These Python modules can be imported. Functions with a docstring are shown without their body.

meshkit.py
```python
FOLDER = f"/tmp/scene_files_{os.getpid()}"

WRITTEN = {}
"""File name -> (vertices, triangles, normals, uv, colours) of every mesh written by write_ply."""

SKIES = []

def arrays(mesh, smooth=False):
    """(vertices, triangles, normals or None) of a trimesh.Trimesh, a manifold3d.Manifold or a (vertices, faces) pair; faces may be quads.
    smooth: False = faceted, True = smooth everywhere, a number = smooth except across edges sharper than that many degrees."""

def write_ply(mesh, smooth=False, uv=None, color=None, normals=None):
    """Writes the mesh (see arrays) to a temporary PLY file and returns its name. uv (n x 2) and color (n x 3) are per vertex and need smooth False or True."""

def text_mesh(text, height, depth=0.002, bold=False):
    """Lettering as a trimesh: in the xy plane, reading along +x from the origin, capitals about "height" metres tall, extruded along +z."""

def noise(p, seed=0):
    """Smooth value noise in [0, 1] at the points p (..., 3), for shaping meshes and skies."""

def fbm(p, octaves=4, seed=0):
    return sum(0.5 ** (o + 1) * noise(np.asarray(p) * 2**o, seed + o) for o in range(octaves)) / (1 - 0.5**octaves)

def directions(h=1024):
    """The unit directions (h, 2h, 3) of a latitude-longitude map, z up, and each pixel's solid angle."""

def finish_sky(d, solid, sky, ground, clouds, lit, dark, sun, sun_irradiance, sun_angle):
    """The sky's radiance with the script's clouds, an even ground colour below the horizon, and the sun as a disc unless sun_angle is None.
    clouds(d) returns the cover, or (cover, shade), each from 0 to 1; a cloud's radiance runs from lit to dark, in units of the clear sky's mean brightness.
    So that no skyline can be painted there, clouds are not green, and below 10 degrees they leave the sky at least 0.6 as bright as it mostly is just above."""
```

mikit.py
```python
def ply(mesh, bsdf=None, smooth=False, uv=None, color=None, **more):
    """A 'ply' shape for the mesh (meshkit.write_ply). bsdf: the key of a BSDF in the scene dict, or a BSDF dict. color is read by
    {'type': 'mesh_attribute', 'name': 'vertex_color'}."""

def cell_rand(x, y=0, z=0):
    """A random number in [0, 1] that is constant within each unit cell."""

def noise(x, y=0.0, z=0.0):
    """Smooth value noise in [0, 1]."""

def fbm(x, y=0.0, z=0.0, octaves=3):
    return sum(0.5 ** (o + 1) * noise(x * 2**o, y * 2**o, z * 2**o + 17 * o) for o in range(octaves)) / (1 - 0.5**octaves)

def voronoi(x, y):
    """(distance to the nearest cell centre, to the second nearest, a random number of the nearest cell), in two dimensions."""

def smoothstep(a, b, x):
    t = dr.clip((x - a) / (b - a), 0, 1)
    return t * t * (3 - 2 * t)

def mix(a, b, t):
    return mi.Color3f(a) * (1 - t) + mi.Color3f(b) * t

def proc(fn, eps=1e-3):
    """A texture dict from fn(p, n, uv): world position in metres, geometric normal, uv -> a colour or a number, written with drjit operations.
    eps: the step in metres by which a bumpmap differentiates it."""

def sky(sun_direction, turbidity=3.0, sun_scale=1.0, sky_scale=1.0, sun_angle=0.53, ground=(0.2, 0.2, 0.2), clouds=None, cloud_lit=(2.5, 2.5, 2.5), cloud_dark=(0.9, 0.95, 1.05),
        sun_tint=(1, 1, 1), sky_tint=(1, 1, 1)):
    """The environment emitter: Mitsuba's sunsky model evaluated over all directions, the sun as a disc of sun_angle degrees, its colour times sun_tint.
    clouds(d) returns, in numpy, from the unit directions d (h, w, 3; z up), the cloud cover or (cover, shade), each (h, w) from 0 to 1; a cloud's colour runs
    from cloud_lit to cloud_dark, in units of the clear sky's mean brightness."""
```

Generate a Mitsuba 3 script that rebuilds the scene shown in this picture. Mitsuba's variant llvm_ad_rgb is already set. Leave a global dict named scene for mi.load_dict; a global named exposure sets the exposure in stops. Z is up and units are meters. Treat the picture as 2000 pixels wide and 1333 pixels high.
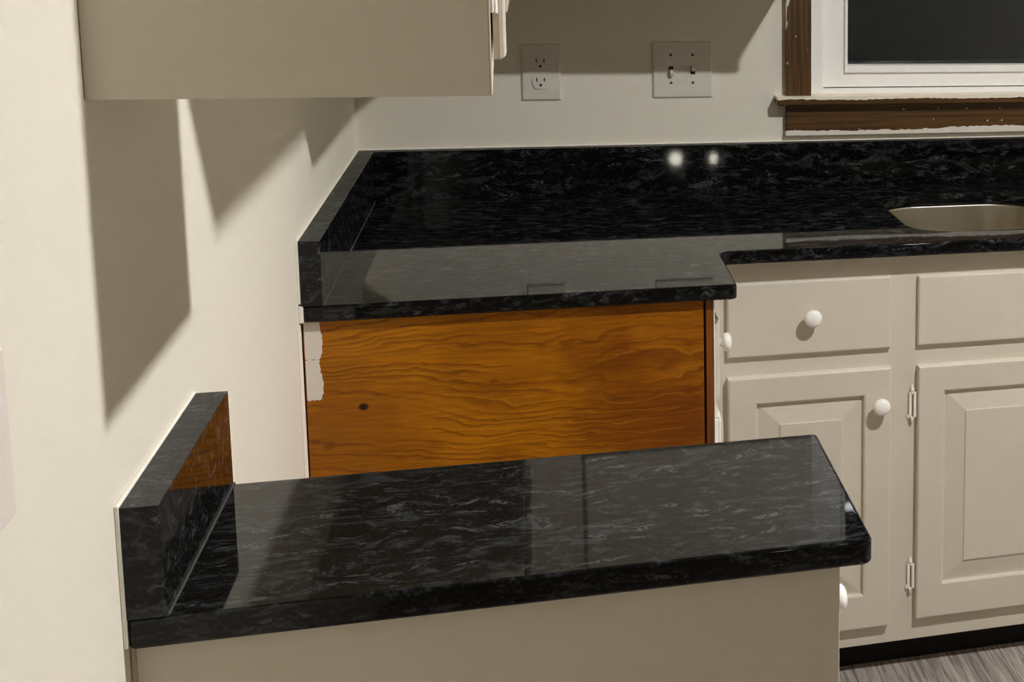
import math
import numpy as np
import trimesh
import mapbox_earcut  # noqa: F401
import manifold3d as m3
import drjit as dr
import mitsuba as mi
import mikit
import meshkit
from mikit import fbm, noise, cell_rand, smoothstep, mix
from shapely.geometry import Polygon, box as sbox

T = mi.ScalarTransform4f
scene, labels = {'type': 'scene'}, {}

# ------------------------------------------------------------------ camera, light, exposure
exposure = 0.0
FOC, CX, CY = 3025.7214, 2151.508, 315.082            # in pixels of the 2000 x 1333 frame
EYE = np.array([0.3415862, -3.4501732, 1.5353506])
FWD = np.array([0.3432267826779639, 0.9260494017116385, -0.15693272839675657])
UP = np.array([0.02586527835744505, 0.15770023515168188, 0.987148227577093])
scene['camera'] = {'type': 'perspective', 'fov': 2 * math.degrees(math.atan(1000 / FOC)), 'fov_axis': 'x',
                   'principal_point_offset_x': -(CX - 1000) / 2000, 'principal_point_offset_y': -(CY - 666.5) / 1333,
                   'near_clip': 0.05, 'far_clip': 60.0,
                   'to_world': T().look_at(origin=EYE.tolist(), target=(EYE + FWD).tolist(), up=UP.tolist())}
scene['night'] = {'type': 'constant', 'radiance': {'type': 'rgb', 'value': [0.0085, 0.0105, 0.0105]}}   # night outside the window
LAMP = (1.48, -1.96, 2.4115)                            # recessed downlight in the kitchen ceiling
LAMP_RADIUS = 0.046
LAMP_POWER = np.array([1.0, 0.995, 0.985]) * 2400.0     # radiance of its lens
BULB_POWER = np.array([1.0, 0.95, 0.80]) * 88.0       # the two bulbs of the pendant in the room behind the camera

# ------------------------------------------------------------------ helpers
def numbered(key):
    if key not in scene and not any(k.startswith(key + '__') for k in scene) and key not in labels:
        return key
    n = 1
    while True:
        k = f'{key}_{n:03d}'
        if k not in scene and not any(q.startswith(k + '__') for q in scene) and k not in labels:
            return k
        n += 1


def obj(name, mesh, bsdf, parent=None, smooth=False, label=None, **more):
    key = numbered(name if parent is None else parent + '__' + name)
    scene[key] = mikit.ply(mesh, bsdf, smooth, **more)
    if label:
        labels[key] = {'label': label}
    return key


def thing(name, label, cat, group=None):
    key = numbered(name)
    labels[key] = {'label': label, 'category': cat}
    if group:
        labels[key]['group'] = group
    return key


def struct(name, mesh=None, bsdf=None, smooth=False, label=None):
    if mesh is not None:
        scene[name] = mikit.ply(mesh, bsdf, smooth)
    labels[name] = {'kind': 'structure'}
    if label:
        labels[name]['label'] = label
    return name


def cbox(x0, x1, y0, y1, z0, z1, c=0.0012):
    """A box with chamfered edges."""
    if c <= 0:
        m = trimesh.creation.box((x1 - x0, y1 - y0, z1 - z0))
        m.apply_translation(((x0 + x1) / 2, (y0 + y1) / 2, (z0 + z1) / 2))
        return m
    c = min(c, (x1 - x0) / 3, (y1 - y0) / 3, (z1 - z0) / 3)
    lo, hi, pts = (x0, y0, z0), (x1, y1, z1), []
    for s in np.ndindex(2, 2, 2):
        corner = np.array([(lo, hi)[s[k]][k] for k in range(3)])
        inn = np.array([c if s[k] == 0 else -c for k in range(3)])
        for k in range(3):
            d = inn.copy()
            d[k] = 0
            pts.append(corner + d)
    return trimesh.convex.convex_hull(np.array(pts))


def join(*ms):
    return trimesh.util.concatenate(list(ms))


def ring_offset(pts, d):
    """Closed polygon (counter-clockwise) moved inwards by d, vertex for vertex."""
    p = np.asarray(pts, float)
    a, b = p - np.roll(p, 1, 0), np.roll(p, -1, 0) - p
    a /= np.linalg.norm(a, axis=1, keepdims=True)
    b /= np.linalg.norm(b, axis=1, keepdims=True)
    na, nb = np.stack([-a[:, 1], a[:, 0]], 1), np.stack([-b[:, 1], b[:, 0]], 1)
    m = na + nb
    m /= np.maximum((m * na).sum(1, keepdims=True), 0.35)
    return p + m * d


def fillet(pts, radii, n=7):
    """A polygon with its corners rounded."""
    p, out = np.asarray(pts, float), []
    for i in range(len(p)):
        r = radii[i]
        if r <= 0:
            out.append(p[i])
            continue
        u, v = p[i - 1] - p[i], p[(i + 1) % len(p)] - p[i]
        u, v = u / np.linalg.norm(u), v / np.linalg.norm(v)
        half = math.acos(np.clip(u @ v, -1, 1)) / 2
        t = r / math.tan(half)
        c = p[i] + (u + v) / np.linalg.norm(u + v) * r / math.sin(half)
        a, b = p[i] + u * t - c, p[i] + v * t - c
        a0 = math.atan2(a[1], a[0])
        da = (math.atan2(b[1], b[0]) - a0 + math.pi) % (2 * math.pi) - math.pi
        for k in range(n):
            g = a0 + da * k / (n - 1)
            out.append(c + r * np.array([math.cos(g), math.sin(g)]))
    return np.array(out)


def cap(outer, holes, z, up):
    poly = Polygon(outer, holes)
    v, f = trimesh.creation.triangulate_polygon(poly, engine='earcut')
    v3 = np.column_stack([v, np.full(len(v), z)])
    n = np.cross(v3[f[:, 1]] - v3[f[:, 0]], v3[f[:, 2]] - v3[f[:, 0]])[:, 2]
    flip = (n > 0) != up
    f = f.copy()
    f[flip] = f[flip][:, ::-1]
    return trimesh.Trimesh(v3, f, process=False)


def strip(rings):
    """Quads between successive rings of equal length (each n x 3)."""
    n, v = len(rings[0]), np.vstack(rings)
    i = np.arange(n)
    f = []
    for k in range(len(rings) - 1):
        a, b = k * n + i, k * n + (i + 1) % n
        f += [np.stack([a, b, b + n], 1), np.stack([a, b + n, a + n], 1)]
    return trimesh.Trimesh(v, np.vstack(f), process=False)


def slab(outer, z0, z1, r=0.003, holes=(), steps=4):
    """A stone slab of any outline with eased edges; outer counter-clockwise, holes too."""
    ang = np.linspace(0, math.pi / 2, steps)
    prof = [(r * (1 - math.sin(a)), z0 + r * (1 - math.cos(a))) for a in ang] + [(r * (1 - math.cos(a)), z1 - r * (1 - math.sin(a))) for a in ang]
    ms = [strip([np.column_stack([ring_offset(outer, d), np.full(len(outer), z)]) for d, z in prof])]
    for h in holes:
        q = strip([np.column_stack([ring_offset(h, -d), np.full(len(h), z)]) for d, z in prof])
        q.invert()
        ms.append(q)
    for z, up in ((z0, False), (z1, True)):
        ms.append(cap(ring_offset(outer, r), [ring_offset(h, -r) for h in holes], z, up))
    m = join(*ms)
    m.merge_vertices()
    return m


def prism(outline, plane, lo, hi):
    """An outline extruded: plane 'xz' along y, 'yz' along x, 'xy' along z."""
    m = trimesh.creation.extrude_polygon(Polygon(outline), hi - lo, engine='earcut')
    v = m.vertices.copy()
    if plane == 'xz':
        v = np.column_stack([v[:, 0], lo + v[:, 2], v[:, 1]])
    elif plane == 'yz':
        v = np.column_stack([lo + v[:, 2], v[:, 0], v[:, 1]])
    else:
        v = np.column_stack([v[:, 0], v[:, 1], lo + v[:, 2]])
    m = trimesh.Trimesh(v, m.faces, process=False)
    trimesh.repair.fix_normals(m)
    return m


def lathe(profile, n=32):
    """(radius, height) pairs turned about z."""
    m = trimesh.creation.revolve(np.array(profile, float), sections=n)
    trimesh.repair.fix_normals(m)
    return m


def face(mesh, to):
    """Local (u, v, w): u along the front, v up, w outwards -> world, on a front facing -y ('back', at y) or +x ('left', at x)."""
    side, at = to
    v = mesh.vertices
    w = np.column_stack([v[:, 0], at - v[:, 2], v[:, 1]]) if side == 'back' else np.column_stack([at + v[:, 2], v[:, 0], v[:, 1]])
    m = trimesh.Trimesh(w, mesh.faces, process=False)
    trimesh.repair.fix_normals(m)
    return m


def rect(u0, u1, v0, v1, w):
    return np.array([[u0, v0, w], [u1, v0, w], [u1, v1, w], [u0, v1, w]], float)


def nested(levels, u0, u1, v0, v1, bottom_extra=0.0):
    """A front made of nested rectangles: levels are (inset, depth)."""
    rings = []
    for d, w in levels:
        e = bottom_extra if d > 0.02 else 0.0
        rings.append(rect(u0 + d, u1 - d, v0 + d + e, v1 - d, w))
    m = strip(rings)
    c0 = trimesh.Trimesh(rings[-1], [[0, 1, 2], [0, 2, 3]], process=False)
    c1 = trimesh.Trimesh(rings[0], [[0, 2, 1], [0, 3, 2]], process=False)
    m = join(m, c0, c1)
    m.merge_vertices()
    return m


THICK, SLIM = 0.0165, 0.0115
def flat_front(u0, u1, v0, v1, to, TH_=None):
    """A slab drawer front with a rounded lip."""
    t = TH_ or SLIM
    lv = [(0, 0), (0, t - 0.004), (0.0008, t - 0.0018), (0.0024, t - 0.0004), (0.0042, t)]
    return face(nested(lv, u0, u1, v0, v1), to)


def raised_front(u0, u1, v0, v1, to):
    """A frame-and-panel door with a raised and bevelled field."""
    lv = [(0, 0), (0, THICK - 0.004), (0.0008, THICK - 0.0018), (0.0024, THICK - 0.0004), (0.0042, THICK),
          (0.050, THICK), (0.0525, THICK - 0.0015), (0.0535, THICK - 0.0095), (0.057, THICK - 0.0095), (0.0945, THICK - 0.0022), (0.0955, THICK + 0.0002), (0.0975, THICK + 0.0004)]
    return face(nested(lv, u0, u1, v0, v1, 0.018), to)


KNOB = lathe([(0, 0), (0.0085, 0), (0.0085, 0.002), (0.0062, 0.004), (0.0058, 0.011), (0.0085, 0.0145), (0.0135, 0.0165), (0.0160, 0.0195),
              (0.0166, 0.0225), (0.0158, 0.0258), (0.0130, 0.0285), (0.0085, 0.0303), (0.004, 0.031), (0, 0.0311)], 36)
def knob(u, v, to, parent, base=None):
    m = KNOB.copy()
    m.apply_translation((u, v, (base or SLIM) - 0.0005))
    return obj('knob', face(m, to), 'white_enamel', parent, smooth=40, label='round white knob')


def rod(p, q, r, n=14):
    m = trimesh.creation.cylinder(radius=r, segment=np.array([p, q], float), sections=n)
    return m


def hinge(u, v, to, parent):
    """Painted-over butt hinge: a leaf screwed to the face frame, a barrel against the door's edge and a pointed finial at each end."""
    ms = [cbox(u - 0.0125, u - 0.0075, v - 0.026, v + 0.025, 0.0, 0.0065, 0.001), cbox(u - 0.0095, u - 0.003, v + 0.019, v + 0.026, 0.0, 0.0085, 0.0015),
          cbox(u - 0.0155, u - 0.0105, v - 0.030, v - 0.022, 0.0, 0.0045, 0.001),
          rod((u - 0.0022, v - 0.026, THICK * 0.55), (u - 0.0022, v + 0.024, THICK * 0.55), 0.0029)]
    for e, s in ((v + 0.026, 1), (v - 0.026, -1)):
        f = lathe([(0, 0), (0.0036, 0), (0.0042, 0.003), (0.003, 0.006), (0.0022, 0.008), (0.0026, 0.0095), (0.0012, 0.0125), (0, 0.0135)], 12)
        f.apply_transform(trimesh.transformations.rotation_matrix(-s * math.pi / 2, (1, 0, 0)))
        f.apply_translation((u - 0.0068, e if s > 0 else e, 0.0065))
        ms.append(f)
    return obj('hinge', face(join(*ms), to), 'white_enamel', parent, smooth=40, label='small hinge painted white')


# ------------------------------------------------------------------ materials
def col(*c):
    return {'type': 'rgb', 'value': list(c)}


def material(name, base, rough, spec=0.5, bump=None, **more):
    b = {'type': 'principled', 'base_color': base, 'roughness': rough, 'specular': spec, **more}
    if bump is not None:
        b = {'type': 'bumpmap', 'arbitrary': bump[0], 'scale': bump[1], 'bsdf': b}
    scene[name] = {'type': 'twosided', 'bsdf': b}


def wall_colour(p, n, uv):
    return mix((0.735, 0.695, 0.595), (0.765, 0.723, 0.621), fbm(p.x * 3, p.y * 3, p.z * 3))

def wall_relief(p, n, uv):
    return fbm(p.x * 90, p.y * 90, p.z * 90, octaves=3) + 0.8 * fbm(p.x * 14, p.y * 14, p.z * 14, octaves=2)

material('wall_paint', mikit.proc(wall_colour), 0.55, 0.3, bump=(mikit.proc(wall_relief, 1e-3), 0.0005))
material('ceiling_paint', col(0.46, 0.455, 0.43), 0.9, 0.1)


def cabinet_colour(p, n, uv):
    g = fbm(p.x * 9, p.y * 9, p.z * 9)
    return mix((0.560, 0.505, 0.422), (0.600, 0.542, 0.455), g)

def cabinet_relief(p, n, uv):
    return fbm(p.x * 45, p.y * 45, p.z * 230, octaves=2)

material('cabinet_paint', mikit.proc(cabinet_colour), 0.38, 0.4, bump=(mikit.proc(cabinet_relief, 1e-3), 0.00008))


def granite_colour(p, n, uv):
    # short wavy flakes and threads lying along x, grey on black, with fine crystal speckle
    wx, wy = noise(p.x * 24, p.y * 34, p.z * 34), noise(p.x * 24 + 31, p.y * 34 + 7, p.z * 34)
    x, y, z = p.x + (wx - 0.5) * 0.034, p.y + (wy - 0.5) * 0.030, p.z + (wx - 0.5) * 0.024
    a = fbm(x * 44, y * 112, z * 90, octaves=3)
    b = fbm(x * 30 + 9, y * 85 + 5, z * 70, octaves=2)
    d = fbm(x * 48 + 3, y * 115 + 11, z * 90, octaves=2)
    c = fbm(p.x * 330, p.y * 330, p.z * 330, octaves=2)
    big = fbm(p.x * 6, p.y * 11, p.z * 9)
    fleck = smoothstep(0.56, 0.68, a + (big - 0.5) * 0.30)
    thread = smoothstep(0.075, 0.02, dr.abs(d - 0.5)) * smoothstep(0.40, 0.62, a * 0.5 + c * 0.5)
    pale = smoothstep(0.65, 0.78, b) * smoothstep(0.35, 0.6, c)
    base = mix((0.0013, 0.0014, 0.0015), (0.0050, 0.0054, 0.0058), smoothstep(0.35, 0.70, a * 0.5 + c * 0.5))
    base = mix(base, (0.0245, 0.0278, 0.0315), fleck * (0.15 + 0.7 * c))
    base = mix(base, (0.056, 0.0625, 0.068), thread * 0.26)
    return mix(base, (0.093, 0.099, 0.102), pale * 0.45)

material('black_granite', mikit.proc(granite_colour), 0.022, 0.25)


def sawn_left(p, n, uv):
    # the strips' upper and end faces are sawn, not polished: matt and greyer
    g = granite_colour(p, n, uv)
    return mix(g * 1.4 + mix((0.004, 0.0038, 0.0033), (0.034, 0.032, 0.0285), smoothstep(0.3, 0.7, n.z)), g, smoothstep(0.6, 0.8, n.x))

def sawn_left_rough(p, n, uv):
    return 0.55 - 0.528 * smoothstep(0.6, 0.8, n.x)

def sawn_back(p, n, uv):
    g = granite_colour(p, n, uv)
    return mix(g * 1.4 + mix((0.004, 0.0038, 0.0033), (0.034, 0.032, 0.0285), smoothstep(0.3, 0.7, n.z)), g, smoothstep(-0.6, -0.8, n.y))

def sawn_back_rough(p, n, uv):
    return 0.55 - 0.528 * smoothstep(-0.6, -0.8, n.y)

material('granite_strip_side', mikit.proc(sawn_left), mikit.proc(sawn_left_rough), 0.30)
material('granite_strip_rear', mikit.proc(sawn_back), mikit.proc(sawn_back_rough), 0.30)


def panel_wood(p, n, uv):
    # rotary-cut softwood plywood: long grain lying along x with a wavy flame figure in the lower middle
    x, z = p.x, p.z
    w = fbm(x * 3.0, z * 8.0, 3.0, octaves=2)
    flame = smoothstep(0.22, 0.0, dr.abs(x - 0.36)) * smoothstep(0.13, 0.0, dr.abs(z - 0.69))
    t = z * 95 + x * 9.0 * smoothstep(0.84, 0.72, z) + w * 9.0 + flame * 4.5 * fbm(x * 8, z * 14, 8.0, octaves=2) + 0.9 * noise(x * 26, z * 60, 4.0) + 0.4 * noise(x * 70, z * 160, 14.0)
    ring = t - dr.floor(t)
    strength = fbm(x * 5 + dr.floor(t) * 3.1, z * 10, 6.0, octaves=2)
    line = smoothstep(0.35, 0.85, ring) * smoothstep(1.0, 0.92, ring) * smoothstep(0.36, 0.66, strength)
    glint = smoothstep(0.0, 0.08, ring) * smoothstep(0.24, 0.12, ring) * smoothstep(0.46, 0.66, strength)
    fine = fbm(x * 26, z * 420, 2.0, octaves=3)
    cloud = fbm(x * 7 + 4, z * 10, 5.0)
    patch = smoothstep(0.09, 0.0, dr.sqrt(dr.square((x - 0.285) * 0.9) + dr.square((z - 0.755) * 1.6)))
    dark = smoothstep(0.24, 0.58, x) * 0.50 + smoothstep(0.48, 0.72, cloud) * 0.40 + patch * 0.35
    c = mix((0.440, 0.150, 0.0030), (0.175, 0.037, 0.0014), dr.clip(dark, 0, 1))
    c = mix(c, (0.150, 0.033, 0.0013), line * 0.58)
    c = mix(c, (0.560, 0.235, 0.012), glint * (0.22 + 0.3 * flame))
    c = c * (0.62 + 0.44 * fine)
    k = dr.sqrt(dr.square((x - 0.0815) * 0.8) + dr.square(z - 0.7465))
    c = mix(c, (0.020, 0.006, 0.002), smoothstep(0.0075, 0.0035, k))
    k2 = dr.sqrt(dr.square((x - 0.03) * 0.7) + dr.square(z - 0.686))
    return mix(c, (0.14, 0.035, 0.004), smoothstep(0.008, 0.003, k2) * 0.6)

material('varnished_plywood', mikit.proc(panel_wood), 0.34, 0.28)


def edge_wood(p, n, uv):
    g = fbm(p.x * 260, p.y * 40, p.z * 5, octaves=3)
    return mix((0.085, 0.021, 0.0025), (0.200, 0.060, 0.006), smoothstep(0.3, 0.7, g))

material('varnished_edge', mikit.proc(edge_wood), 0.35, 0.5)


def trim_wood(p, n, uv, along='z'):
    if along == 'z':
        g = fbm(p.x * 190, p.y * 90, p.z * 7, octaves=3)
        chip = fbm(p.x * 80, p.y * 60, p.z * 26 + 3, octaves=3) + 0.35 * smoothstep(0.882, 0.868, p.x) * smoothstep(1.255, 1.31, p.z)
    else:
        g = fbm(p.x * 6, p.y * 90, p.z * 160, octaves=3)
        chip = fbm(p.x * 70, p.y * 60, p.z * 70 + 3, octaves=3) - 0.04
    c = mix((0.048, 0.0205, 0.0042), (0.090, 0.041, 0.0085), smoothstep(0.3, 0.7, g))
    return mix(c, (0.62, 0.57, 0.49), smoothstep(0.74, 0.775, chip))

def trim_wood_flat(p, n, uv):
    return trim_wood(p, n, uv, 'x')

material('stained_trim', mikit.proc(trim_wood), 0.35, 0.5)
material('stained_trim_lying', mikit.proc(trim_wood_flat), 0.35, 0.5)


def floor_colour(p, n, uv):
    k = cell_rand(dr.floor(p.x / 0.152), dr.floor(p.y / 1.22 + 0.37 * dr.floor(p.x / 0.152)))
    g = fbm(p.x * 170 + 40 * k, p.y * 7 + 9 * k, 1.0, octaves=4)
    f = fbm(p.x * 700, p.y * 22, 5.0, octaves=2)
    c = mix((0.17, 0.143, 0.124), (0.43, 0.376, 0.34), smoothstep(0.25, 0.75, g * 0.6 + f * 0.4))
    return c * (0.85 + 0.3 * k)

material('vinyl_plank', mikit.proc(floor_colour), 0.42, 0.4)
material('silicone', col(0.050, 0.052, 0.050), 0.18, 0.5)
material('bare_plaster', col(0.80, 0.72, 0.625), 0.7, 0.2)
material('subfloor', col(0.03, 0.028, 0.026), 0.9, 0.1)
material('toe_black', col(0.008, 0.007, 0.007), 0.7, 0.2)
material('white_enamel', col(0.84, 0.815, 0.76), 0.22, 0.5)
material('white_vinyl', col(0.89, 0.875, 0.845), 0.35, 0.4)
material('plate_plastic', col(0.66, 0.625, 0.56), 0.35, 0.4)
material('plate_pink', col(0.72, 0.655, 0.60), 0.4, 0.4)
material('slot_black', col(0.012, 0.011, 0.010), 0.6, 0.2)
material('caulk_white', col(0.86, 0.83, 0.76), 0.5, 0.3)
material('cream_paint', col(0.80, 0.73, 0.60), 0.5, 0.3)
material('primer', col(0.70, 0.65, 0.58), 0.6, 0.2)
material('hood_enamel', col(0.66, 0.63, 0.57), 0.3, 0.5)
material('dark_filter', col(0.06, 0.06, 0.06), 0.5, 0.4)


def steel_rough(p, n, uv):
    return 0.27 + 0.07 * fbm(p.x * 20, p.y * 20, p.z * 500)

scene['brushed_steel'] = {'type': 'twosided', 'bsdf': {'type': 'principled', 'base_color': col(0.70, 0.65, 0.55), 'metallic': 1.0, 'roughness': mikit.proc(steel_rough), 'specular': 0.5}}
scene['pane_glass'] = {'type': 'thindielectric', 'int_ior': 1.5}

# ------------------------------------------------------------------ the room
RX, RY, RZ, FZ = 2.95, -8.2, 2.412, 0.030                           # right wall, wall behind the camera, ceiling, floor
def solid(x0, x1, y0, y1, z0, z1):
    return m3.Manifold.cube((x1 - x0, y1 - y0, z1 - z0)).translate((x0, y0, z0))

WX0, WX1, WZ0, WZ1 = 0.918, 1.882, 1.1175, 2.03        # window opening
struct('wall_left', cbox(-0.12, 0.0, RY - 0.12, 0.14, -0.05, RZ + 0.05, 0), 'wall_paint')
struct('wall_back', solid(0, RX, 0.0, 0.14, -0.05, RZ + 0.05) - solid(WX0, WX1, -0.1, 0.3, WZ0, WZ1), 'wall_paint')
struct('wall_right', cbox(RX, RX + 0.12, RY - 0.12, 0.14, -0.05, RZ + 0.05, 0), 'wall_paint')
struct('wall_front', cbox(0, RX, RY - 0.12, RY, -0.05, RZ + 0.05, 0), 'wall_paint')
struct('ceiling', solid(0, RX, RY, 0.0, RZ, RZ + 0.1) - m3.Manifold.cylinder(0.3, 0.058, 0.058, 48).translate((LAMP[0], LAMP[1], RZ - 0.1)), 'ceiling_paint')
struct('floor', cbox(0, RX, RY, 0.0, FZ - 0.06, FZ - 0.006, 0), 'subfloor')
pw, pl = 0.152, 1.22
for i in range(int(RX / pw) + 1):
    x0, x1 = i * pw, min((i + 1) * pw, RX)
    off = (0.37 * i) % 1.0
    k0 = math.floor(RY / pl + off)
    for k in range(k0, 2):
        y0, y1 = max((k - off) * pl, RY), min((k + 1 - off) * pl, 0.0)
        if y1 - y0 > 0.02 and y1 > -3.7:
            obj('plank', cbox(x0 + 0.0004, x1 - 0.0004, y0 + 0.0004, y1 - 0.0004, FZ - 0.006, FZ, 0.0008), 'vinyl_plank', 'floor')
        elif y1 - y0 > 0.02:
            obj('plank', cbox(x0 + 0.0004, x1 - 0.0004, y0 + 0.0004, y1 - 0.0004, FZ - 0.006, FZ, 0), 'vinyl_plank', 'floor')

# the window: stained casing, sill board and apron, white vinyl frame and sash
w = struct('window_1', label='white vinyl window with dark stained casing and a night-dark pane')
obj('casing', prism([(0.8660, WZ0 + 0.002), (0.9205, WZ0 + 0.002), (0.9205, 2.085), (0.8660, 2.085)], 'xz', -0.021, 0.0), 'stained_trim', w, label='dark stained upright casing with chipped white paint')
obj('casing', cbox(1.8795, 1.934, -0.021, 0.0, WZ0 + 0.002, 2.085), 'stained_trim', w)
obj('casing', cbox(0.9205, 1.8795, -0.021, 0.0, 2.028, 2.085), 'stained_trim_lying', w)
k = obj('sill_board', cbox(0.8435, 1.9565, -0.048, 0.018, 1.1005, 1.1185, 0.003), 'stained_trim_lying', w, label='dark stained sill board with cream paint on top')
# the cream paint on the sill board's top runs a little over its front edge, unevenly
rng = np.random.default_rng(5)
xs = np.linspace(0.8432, 1.9568, 160)
low = 1.1150 - 0.0022 * rng.random(160) + 0.001 * np.sin(xs * 23)
obj('paint_edge', prism(np.vstack([np.column_stack([xs, low]), [[1.9568, 1.1195], [0.8432, 1.1195]]]), 'xz', -0.0488, 0.0185), 'cream_paint', k, label='cream paint')
k = obj('apron', cbox(0.8655, 1.9345, -0.018, 0.0, 1.0310, 1.1005, 0.0025), 'stained_trim_lying', w, label='dark stained apron board with white paint along its bottom edge')
xs = np.linspace(0.8652, 1.9348, 140)
top = 1.0440 + 0.0035 * (rng.random(140) - 0.5) + 0.004 * np.sin(xs * 9 + 2) - 0.003 * (xs > 1.1)
obj('paint_edge', prism(np.vstack([[[0.8652, 1.0305], [1.9348, 1.0305]], np.column_stack([xs, top])[::-1]]), 'xz', -0.0187, -0.0005), 'primer', k, label='ragged band of white paint')
fy0, fy1 = 0.018, 0.095
def frame_mesh(x0, x1, z0, z1, wd, y0, y1, bot=None):
    bot = wd if bot is None else bot
    return (solid(x0, x1, y0, y1, z0, z1) - solid(x0 + wd, x1 - wd, y0 - 1, y1 + 1, z0 + bot, z1 - wd))
obj('frame', join(*[trimesh.Trimesh(mm.to_mesh().vert_properties[:, :3], mm.to_mesh().tri_verts) for mm in
    (frame_mesh(WX0, WX1, 1.118, WZ1, 0.036, fy0, fy1, 0.012), frame_mesh(WX0 + 0.004, WX1 - 0.004, 1.119, WZ1 - 0.004, 0.030, fy0 - 0.003, fy0, 0.006))]), 'white_vinyl', w, label='white vinyl frame')
sash = obj('sash', frame_mesh(WX0 + 0.0385, WX1 - 0.0385, 1.1325, WZ1 - 0.0385, 0.0475, 0.032, 0.075, 0.0335), 'white_vinyl', w, label='white vinyl sash')
obj('glazing_bead', frame_mesh(WX0 + 0.0862, WX1 - 0.0862, 1.1661, WZ1 - 0.0862, 0.006, 0.0235, 0.062, 0.016), 'white_vinyl', sash)
obj('sill_step', cbox(WX0 + 0.036, WX1 - 0.036, 0.024, 0.095, 1.1185, 1.1300, 0.0015), 'white_vinyl', w)
def pane_y(x, z):                                       # the pane sits slightly askew in its sash
    return 0.052 + PANE_X * (x - 1.03) + PANE_Z * (z - 1.70)
PANE_X, PANE_Z = 0.0155, -0.0240
pane = trimesh.Trimesh([[x, pane_y(x, z), z] for x, z in ((WX0 + 0.088, 1.168), (WX1 - 0.088, 1.168), (WX1 - 0.088, WZ1 - 0.088), (WX0 + 0.088, WZ1 - 0.088))], [[0, 1, 2], [0, 2, 3]])
obj('pane', pane, 'pane_glass', w, label='dark glass pane')

# ------------------------------------------------------------------ countertops
H, TH, SP, BS = 0.914, 0.0255, 0.0295, 0.1014
YA, YB, YC = -0.9049, -1.6713, -2.0003
DX, DY, XE = 0.6500, -0.6500, 1.98
sink_hole = fillet([(1.032, -0.560), (1.790, -0.560), (1.790, -0.162), (1.032, -0.162)], [0.095] * 4, 12)

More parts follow.
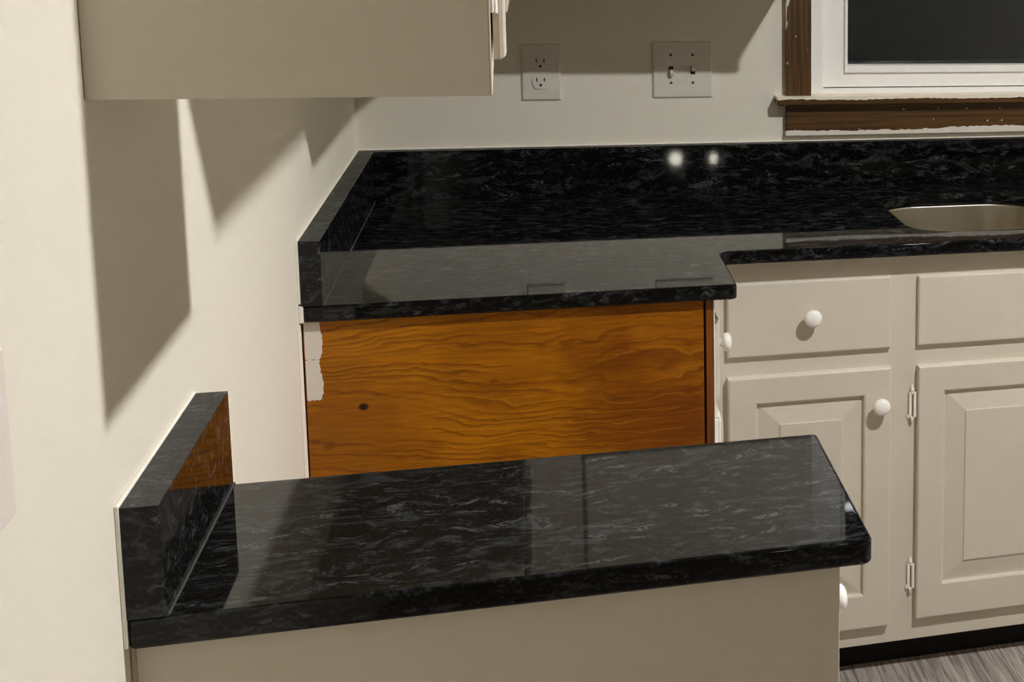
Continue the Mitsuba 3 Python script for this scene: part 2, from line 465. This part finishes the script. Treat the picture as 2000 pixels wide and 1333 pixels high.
c = thing('countertop', 'L-shaped black granite countertop with sink cutout along the window wall', 'countertop')
outline = fillet([(0.0062, YA), (DX, YA), (DX, DY), (XE, DY), (XE, -0.003), (0.0062, -0.003)], [0.006, 0.010, 0.022, 0.006, 0, 0], 6)
obj('slab', slab(outline, H - TH, H, 0.0042, holes=(sink_hole,)), 'black_granite', c, smooth=35, label='polished black granite slab with grey flecks')
obj('backsplash', cbox(0.0040, 0.0040 + SP, YA, -0.0035, H, H + BS, 0.0006), 'granite_strip_side', c, label='upright granite strip against the left wall')
obj('backsplash', cbox(0.0040 + SP, XE, -SP, -0.003, H, H + BS, 0.0006), 'granite_strip_rear', c, label='long upright granite strip under the window')
obj('caulk', join(cbox(0.0, 0.0042, YA + 0.001, -0.003, H + 0.004, H + BS + 0.0013, 0.0006), cbox(0.0, 0.0064, YA - 0.001, YA + 0.02, H - TH + 0.0003, H + 0.001, 0.001),
                  cbox(0.0042, XE, -0.0035, 0.0, H + 0.004, H + BS + 0.0022, 0.0006)), 'caulk_white', c, label='white caulk line')
obj('joint_bead', rod((0.0340, YA + 0.002, H + 0.0002), (0.0340, -0.031, H + 0.0002), 0.0013, 10), 'silicone', c, smooth=40, label='clear grey sealant line')

c = thing('countertop', 'short black granite countertop nearest the viewer with an upright end strip', 'countertop')
outline = fillet([(0.0030, YC), (0.6487, YC), (0.6487, YB), (0.0030, YB)], [0.006, 0.011, 0.007, 0.006], 6)
obj('slab', slab(outline, H - TH - 0.002, H, 0.0042), 'black_granite', c, smooth=35, label='polished black granite slab with grey flecks')
obj('backsplash', cbox(0.0035, 0.0035 + SP, YC, YB, H, H + BS, 0.0007), 'granite_strip_side', c, label='upright granite strip against the wall')
obj('caulk', join(cbox(0.0, 0.0036, YC - 0.0008, YB + 0.001, H - TH, H + BS + 0.0018, 0.0008)), 'caulk_white', c, label='white caulk line')

obj('joint_bead', rod((0.0338, YC + 0.003, H + 0.0004), (0.0338, YB - 0.002, H + 0.0004), 0.0016, 10), 'silicone', c, smooth=40, label='clear grey sealant line')

# the sink, two bowls under the stone
def bowl(x0, x1, y0, y1, r):
    base = fillet([(x0, y0), (x1, y0), (x1, y1), (x0, y1)], [r] * 4, 12)
    zt, zb = H - TH - 0.0005, H - TH - 0.165
    prof = [(-0.012, zt), (0.0, zt), (0.0025, zt - 0.003), (0.008, zb + 0.035)] + [(0.008 + 0.035 * (1 - math.cos(a)), zb + 0.035 * (1 - math.sin(a))) for a in np.linspace(0.2, math.pi / 2, 6)]
    rings = [np.column_stack([ring_offset(base, d), np.full(len(base), z)]) for d, z in prof]
    m = strip(rings)
    b = cap(rings[-1][:, :2], [], zb, True)
    outer = strip([r_ + np.array([0, 0, -0.0015]) for r_ in rings])
    outer.invert()
    m = join(m, b, outer)
    m.merge_vertices()
    return m
s = thing('sink', 'stainless steel undermount sink with two bowls set into the black granite', 'sink')
obj('bowl', bowl(1.034, 1.366, -0.558, -0.164, 0.093), 'brushed_steel', s, smooth=40, label='brushed steel bowl')
obj('bowl', bowl(1.392, 1.788, -0.558, -0.164, 0.093), 'brushed_steel', s, smooth=40)
for x in (1.20, 1.59):
    d = lathe([(0, 0), (0.020, 0.0), (0.030, 0.002), (0.041, 0.003), (0.043, 0.0015), (0.043, 0.0)], 32)
    d.apply_translation((x, -0.36, H - TH - 0.165))
    obj('drain', d, 'brushed_steel', s, smooth=40)

# ------------------------------------------------------------------ base cabinets
FB, FL = -0.610, 0.613                                  # face frames: back run (facing -y), left run (facing +x)
UNDER = H - TH - 0.0010
back, left = ('back', FB), ('left', FL)
b = thing('base_cabinet', 'greige base cabinet run under the sink with raised panel doors and drawer fronts', 'cabinet')
obj('face_frame', cbox(0.6140, 1.960, FB, FB + 0.019, 0.098, UNDER, 0.001), 'cabinet_paint', b)
obj('carcass', join(cbox(0.6140, 0.632, FB + 0.019, -0.03, 0.098, UNDER - 0.20, 0), cbox(1.942, 1.960, FB + 0.019, -0.03, 0.098, UNDER, 0), cbox(0.632, 1.942, FB + 0.019, -0.03, 0.098, 0.114, 0)), 'cabinet_paint', b)
obj('toe_kick', cbox(0.55, 1.960, -0.552, -0.534, FZ, 0.098, 0.0), 'toe_black', b, label='black recessed toe kick')
d = obj('drawer', flat_front(0.6655, 0.9720, 0.7040, 0.8455, back), 'cabinet_paint', b)
knob(0.8195, 0.7775, back, d)
d = obj('door', raised_front(0.6655, 0.9725, 0.1400, 0.6665, back), 'cabinet_paint', b)
knob(0.9495, 0.5965, back, d, THICK)
obj('drawer_front', flat_front(1.0245, 1.4880, 0.7045, 0.8420, back), 'cabinet_paint', b, label='fixed drawer front below the sink')
d = obj('door', raised_front(1.0255, 1.4880, 0.1460, 0.6645, back), 'cabinet_paint', b)
hinge(1.0225, 0.5880, back, d)
hinge(1.0225, 0.2370, back, d)
obj('drawer_front', flat_front(1.520, 1.920, 0.7045, 0.8420, back), 'cabinet_paint', b)
d = obj('door', raised_front(1.520, 1.920, 0.1460, 0.6645, back), 'cabinet_paint', b)
knob(1.545, 0.5965, back, d, THICK)

b = thing('base_cabinet', 'corner base cabinet with a bare orange plywood end facing the stove gap', 'cabinet')
PE = -0.8900
obj('end_panel', cbox(0.0025, 0.5965, PE, PE + 0.018, FZ, UNDER, 0.0008), 'varnished_plywood', b, label='orange varnished plywood end panel with dark wavy grain')
ff = obj('face_frame', cbox(0.6002, 0.6125, PE, FB - 0.001, 0.098, UNDER, 0.0008), 'varnished_edge', b, label='dark varnished edge of the face frame')
obj('frame_front', cbox(0.6125, FL + 0.0015, PE + 0.0005, FB - 0.001, 0.098, UNDER, 0.0006), 'white_enamel', ff, label='white painted front')
obj('end_stile', cbox(0.5800, 0.6001, PE + 0.0182, PE + 0.036, FZ, UNDER, 0.0), 'varnished_edge', b)
obj('toe_kick', cbox(0.48, 0.498, PE + 0.019, -0.503, FZ, 0.098, 0.0), 'toe_black', b)
left2 = ('left', FL + 0.0015)
d = obj('drawer', flat_front(-0.858, -0.668, 0.7040, 0.8455, left2), 'cabinet_paint', b)
knob(-0.762, 0.7770, left2, d)
d = obj('door', raised_front(-0.858, -0.650, 0.1400, 0.6665, left2), 'cabinet_paint', b)
hinge(-0.858, 0.6480, left2, d)
obj('bare_strip', cbox(-0.0002, 0.0008, -0.9270, -0.8905, FZ, 0.8855, 0.0003), 'bare_plaster', 'wall_left', label='narrow pinkish unpainted strip of wall')
rng = np.random.default_rng(3)
def smear(x0, x1, z0, z1, n=14):
    z = np.linspace(z0, z1, n)
    right = x1 + 0.0022 * (rng.random(n) - 0.5) + 0.0018 * np.sin(z * 90)
    bottom = np.linspace(x0, right[0], 7)[1:-1]
    pts = [(x0, z1), (x0, z0)] + [(x, z0 - 0.003 * rng.random()) for x in bottom] + list(zip(right, z))
    return prism(pts, 'xz', PE - 0.0009, PE + 0.0002)
obj('paint_smear', smear(0.0040, 0.0272, 0.8285, UNDER - 0.001), 'primer', b, label='smear of white primer on the plywood')
obj('paint_smear', smear(0.0040, 0.0255, 0.7640, 0.8262), 'primer', b, label='smear of white primer on the plywood')

b = thing('base_cabinet', 'narrow greige base cabinet end nearest the viewer under short granite top', 'cabinet')
nz = H - TH - 0.0024
obj('end_panel', cbox(0.0050, 0.6180, -1.9850, -1.9670, FZ, nz, 0.0008), 'cabinet_paint', b, label='plain painted end panel')
obj('filler_strip', cbox(0.0002, 0.0046, -1.9820, -1.9670, FZ, nz, 0.0006), 'cabinet_paint', b)
obj('end_panel', cbox(0.0045, 0.6000, -1.7060, -1.6880, FZ, nz, 0.0008), 'cabinet_paint', b)
obj('face_frame', cbox(0.6002, 0.6180, -1.9668, -1.6880, 0.098, nz, 0.0008), 'cabinet_paint', b)
obj('toe_kick', cbox(0.48, 0.498, -1.9665, -1.7065, FZ, 0.098, 0.0), 'toe_black', b)
near = ('left', 0.6182)
d = obj('drawer', flat_front(-1.880, -1.702, 0.672, 0.838, near), 'cabinet_paint', b)
knob(-1.8030, 0.7625, near, d)
d = obj('door', raised_front(-1.880, -1.702, 0.140, 0.640, near), 'cabinet_paint', b)

# ------------------------------------------------------------------ wall cabinets
CB, CT = 1.3625, 2.13
def wall_box(x0, x1, y0, y1, z0, z1, frame, to):
    """A closed cabinet box: four sides, a recessed bottom and a back (hollow below the bottom panel)."""
    t = 0.012
    m = solid(x0, x1, y0, y1, z0, z1) - solid(x0 + t, x1 - t, y0 + t, y1 - t, z0 - 0.1, z0 + 0.014)
    return m

b = thing('wall_cabinet', 'greige wall cabinet hanging over the short counter, its plain end facing the viewer', 'cabinet')
def skew(m):
    # the near cabinet hangs very slightly out of square with the wall
    if hasattr(m, 'to_mesh'):
        q = m.to_mesh()
        m = trimesh.Trimesh(q.vert_properties[:, :3], q.tri_verts, process=False)
    v = m.vertices.copy()
    v[:, 0] -= 0.0045 * (v[:, 1] + 1.9985) / 0.2855 * (v[:, 0] > 0.02)
    return trimesh.Trimesh(v, m.faces, process=False)
obj('body', skew(wall_box(0.0005, 0.3060, -1.9985, -1.7130, CB, CT, None, None)), 'cabinet_paint', b, label='plain painted cabinet end')
obj('face_frame', skew(cbox(0.3060, 0.3080, -1.9985, -1.7130, CB, CT, 0.0006)), 'cabinet_paint', b)
upl = ('left', 0.3100)
def upper_front(u0, u1, v0, v1, to):
    lv = [(0, 0), (0, 0.005), (0.0012, 0.0082), (0.003, 0.0098), (0.006, 0.0105), (0.046, 0.0105), (0.0475, 0.0095), (0.049, 0.003), (0.052, 0.003), (0.080, 0.009), (0.082, 0.0107), (0.084, 0.0108)]
    return face(nested(lv, u0, u1, v0, v1), to)
d = obj('door', skew(upper_front(-1.9800, -1.7200, 1.3930, 2.10, upl)), 'cabinet_paint', b)
obj('hinge', join(cbox(0.3076, 0.3106, -1.9960, -1.9790, 1.4350, 1.4620, 0.0006), rod((0.3110, -1.9815, 1.434), (0.3110, -1.9815, 1.472), 0.003)), 'white_enamel', d, smooth=40)

b = thing('wall_cabinet', 'greige wall cabinet in the far left corner above the granite, mirrored in it', 'cabinet')
obj('body', wall_box(0.0005, 0.2955, -0.9370, -0.0010, CB, CT, None, None), 'cabinet_paint', b)
obj('face_frame', cbox(0.2955, 0.3078, -0.9370, -0.3095, CB, CT, 0.001), 'cabinet_paint', b)
for y0, y1 in ((-0.915, -0.635), (-0.615, -0.345)):
    obj('door', upper_front(y0, y1, 1.3930, 2.10, upl), 'cabinet_paint', b)
b = thing('wall_cabinet', 'greige wall cabinet over the outlet and switch, left of the window', 'cabinet')
obj('body', wall_box(0.3085, 0.8640, -0.2955, -0.0010, CB, CT, None, None), 'cabinet_paint', b)
obj('face_frame', cbox(0.3085, 0.8750, -0.3078, -0.2955, CB, CT, 0.001), 'cabinet_paint', b)
obj('door', flat_front(0.4200, 0.8730, 1.3930, 2.10, ('back', -0.3090)), 'cabinet_paint', b)
b = thing('wall_cabinet', 'short greige wall cabinet above the range hood', 'cabinet')
obj('body', wall_box(0.0005, 0.2955, -1.7125, -0.9375, 1.70, CT, None, None), 'cabinet_paint', b)
obj('face_frame', cbox(0.2955, 0.3078, -1.7125, -0.9375, 1.70, CT, 0.001), 'cabinet_paint', b)
for y0, y1 in ((-1.69, -1.335), (-1.315, -0.96)):
    obj('door', upper_front(y0, y1, 1.73, 2.10, upl), 'cabinet_paint', b)

h = thing('range_hood', 'pale enamel range hood above the stove gap between the wall cabinets', 'range hood')
obj('canopy', prism([(0.001, -1.7125), (0.29, -1.7125), (0.520, -1.6610), (0.520, -0.9900), (0.29, -0.9375), (0.001, -0.9375)], 'xy', 1.593, 1.699), 'hood_enamel', h)
obj('filter', cbox(0.08, 0.36, -1.56, -1.09, 1.585, 1.5932, 0.001), 'dark_filter', h)

# ------------------------------------------------------------------ plates on the walls
def rounded(x0, x1, z0, z1, r):
    return fillet([(x0, z0), (x1, z0), (x1, z1), (x0, z1)], [r] * 4, 5)

def plate(u0, u1, v0, v1, depth=0.0058):
    o = rounded(u0, u1, v0, v1, 0.003)
    rings = [np.column_stack([ring_offset(o, dd), np.full(len(o), ww)]) for dd, ww in ((0, 0), (0, depth * 0.35), (0.0012, depth * 0.75), (0.0035, depth))]
    m = join(strip(rings), cap(rings[-1][:, :2], [], depth, True), cap(rings[0][:, :2], [], 0, False))
    m.merge_vertices()
    return m

def disc(u, v, r, w0, w1, squash=None, n=20):
    a = np.linspace(0, 2 * math.pi, n, endpoint=False)
    pts = np.column_stack([u + r * np.cos(a), v + r * np.sin(a)])
    if squash:
        pts[:, 1] = np.clip(pts[:, 1], v - squash, v + squash)
    m = trimesh.creation.extrude_polygon(Polygon(pts).buffer(0), w1 - w0, engine='earcut')
    m.apply_translation((0, 0, w0))
    return m

wallb = ('back', 0.0)
o = thing('outlet', 'beige two-socket wall outlet at the edge of the cabinet shadow', 'outlet')
obj('plate', face(plate(0.3188, 0.3972, 1.1142, 1.2335), wallb), 'plate_plastic', o, smooth=30)
for cv in (1.1930, 1.1530):
    r_ = obj('socket', face(disc(0.3575, cv, 0.0172, 0.0050, 0.0084, 0.0142, 28), wallb), 'plate_plastic', o, label='round socket face')
    obj('slot', face(cbox(0.3490 - 0.0012, 0.3490 + 0.0012, cv + 0.0015, cv + 0.0095, 0.0078, 0.0086, 0), wallb), 'slot_black', r_, label='black slot')
    obj('slot', face(cbox(0.3640 - 0.0012, 0.3640 + 0.0012, cv + 0.0022, cv + 0.0090, 0.0078, 0.0086, 0), wallb), 'slot_black', r_, label='black slot')
    obj('ground_hole', face(disc(0.3565, cv - 0.0060, 0.0027, 0.0078, 0.0086), wallb), 'slot_black', r_, label='round black hole')
obj('screw', face(disc(0.3575, 1.1730, 0.0030, 0.0055, 0.0068), wallb), 'plate_plastic', o)

o = thing('light_switch', 'beige two-lever light switch between the outlet and the window', 'light switch')
obj('plate', face(plate(0.5832, 0.7088, 1.1165, 1.2392), wallb), 'plate_plastic', o, smooth=30)
for cu, up in ((0.6215, False), (0.6672, True)):
    r_ = obj('switch_opening', face(cbox(cu - 0.0046, cu + 0.0050, 1.1765 - 0.0088, 1.1765 + 0.0088, 0.0050, 0.0061, 0), wallb), 'slot_black', o, label='dark lever opening')
    lv = cbox(-0.0040, 0.0040, -0.0055, 0.0055, 0.0, 0.014, 0.0012)
    lv.apply_transform(trimesh.transformations.rotation_matrix((-0.42 if up else 0.42), (1, 0, 0)))
    lv.apply_translation((cu + 0.0008, 1.1765 + (0.002 if up else -0.002), 0.0052))
    obj('lever', face(lv, wallb), 'plate_plastic', o)
    for sv in (1.2100, 1.1495):
        obj('screw', face(disc(cu, sv, 0.0029, 0.0055, 0.0067), wallb), 'dark_filter', o, label='small dark screw')

o = thing('wall_plate', 'pinkish beige wall plate on the left wall, cut off by the picture edge', 'wall plate')
obj('plate', face(plate(-2.3390, -2.2615, 1.1110, 1.2310), ('left', 0.0)), 'plate_pink', o, smooth=30)
for sv in (1.2010, 1.1410):
    obj('screw', face(disc(-2.3000, sv, 0.0029, 0.0055, 0.0067), ('left', 0.0)), 'plate_pink', o)

# ------------------------------------------------------------------ lamps
l = thing('ceiling_light', 'small recessed downlight in the kitchen ceiling', 'ceiling light')
ringm = lathe([(LAMP_RADIUS + 0.001, -0.001), (0.062, -0.004), (0.068, -0.002), (0.068, 0.0), (0.057, 0.0), (0.057, 0.04), (LAMP_RADIUS + 0.001, 0.04), (LAMP_RADIUS + 0.001, -0.001)], 40)
ringm.apply_translation((LAMP[0], LAMP[1], RZ))
obj('trim_ring', ringm, 'white_enamel', l, smooth=40)
a = np.linspace(0, 2 * math.pi, 48, endpoint=False)
lens = cap(np.column_stack([LAMP[0] + LAMP_RADIUS * np.cos(a), LAMP[1] + LAMP_RADIUS * np.sin(a)]), [], RZ - 0.0005, False)
obj('lens', lens, 'white_enamel', l, emitter={'type': 'area', 'radiance': col(*LAMP_POWER)})

l = thing('pendant_light', 'two-bulb pendant in the room behind the viewer, mirrored as two bright spots in the granite', 'pendant light')
PY, PZ = -6.0, 1.80
obj('stem', join(rod((1.235, PY, PZ + 0.12), (1.235, PY, RZ), 0.006), rod((1.125, PY, PZ + 0.12), (1.345, PY, PZ + 0.12), 0.006)), 'dark_filter', l, smooth=40)
for x, r_ in ((1.125, 0.036), (1.345, 0.024)):
    obj('socket', rod((x, PY, PZ + 0.03), (x, PY, PZ + 0.125), 0.018), 'white_enamel', l, smooth=40)
    g = trimesh.creation.icosphere(3, r_)
    g.apply_translation((x, PY, PZ))
    obj('bulb', g, 'white_enamel', l, smooth=True, emitter={'type': 'area', 'radiance': col(*BULB_POWER)})
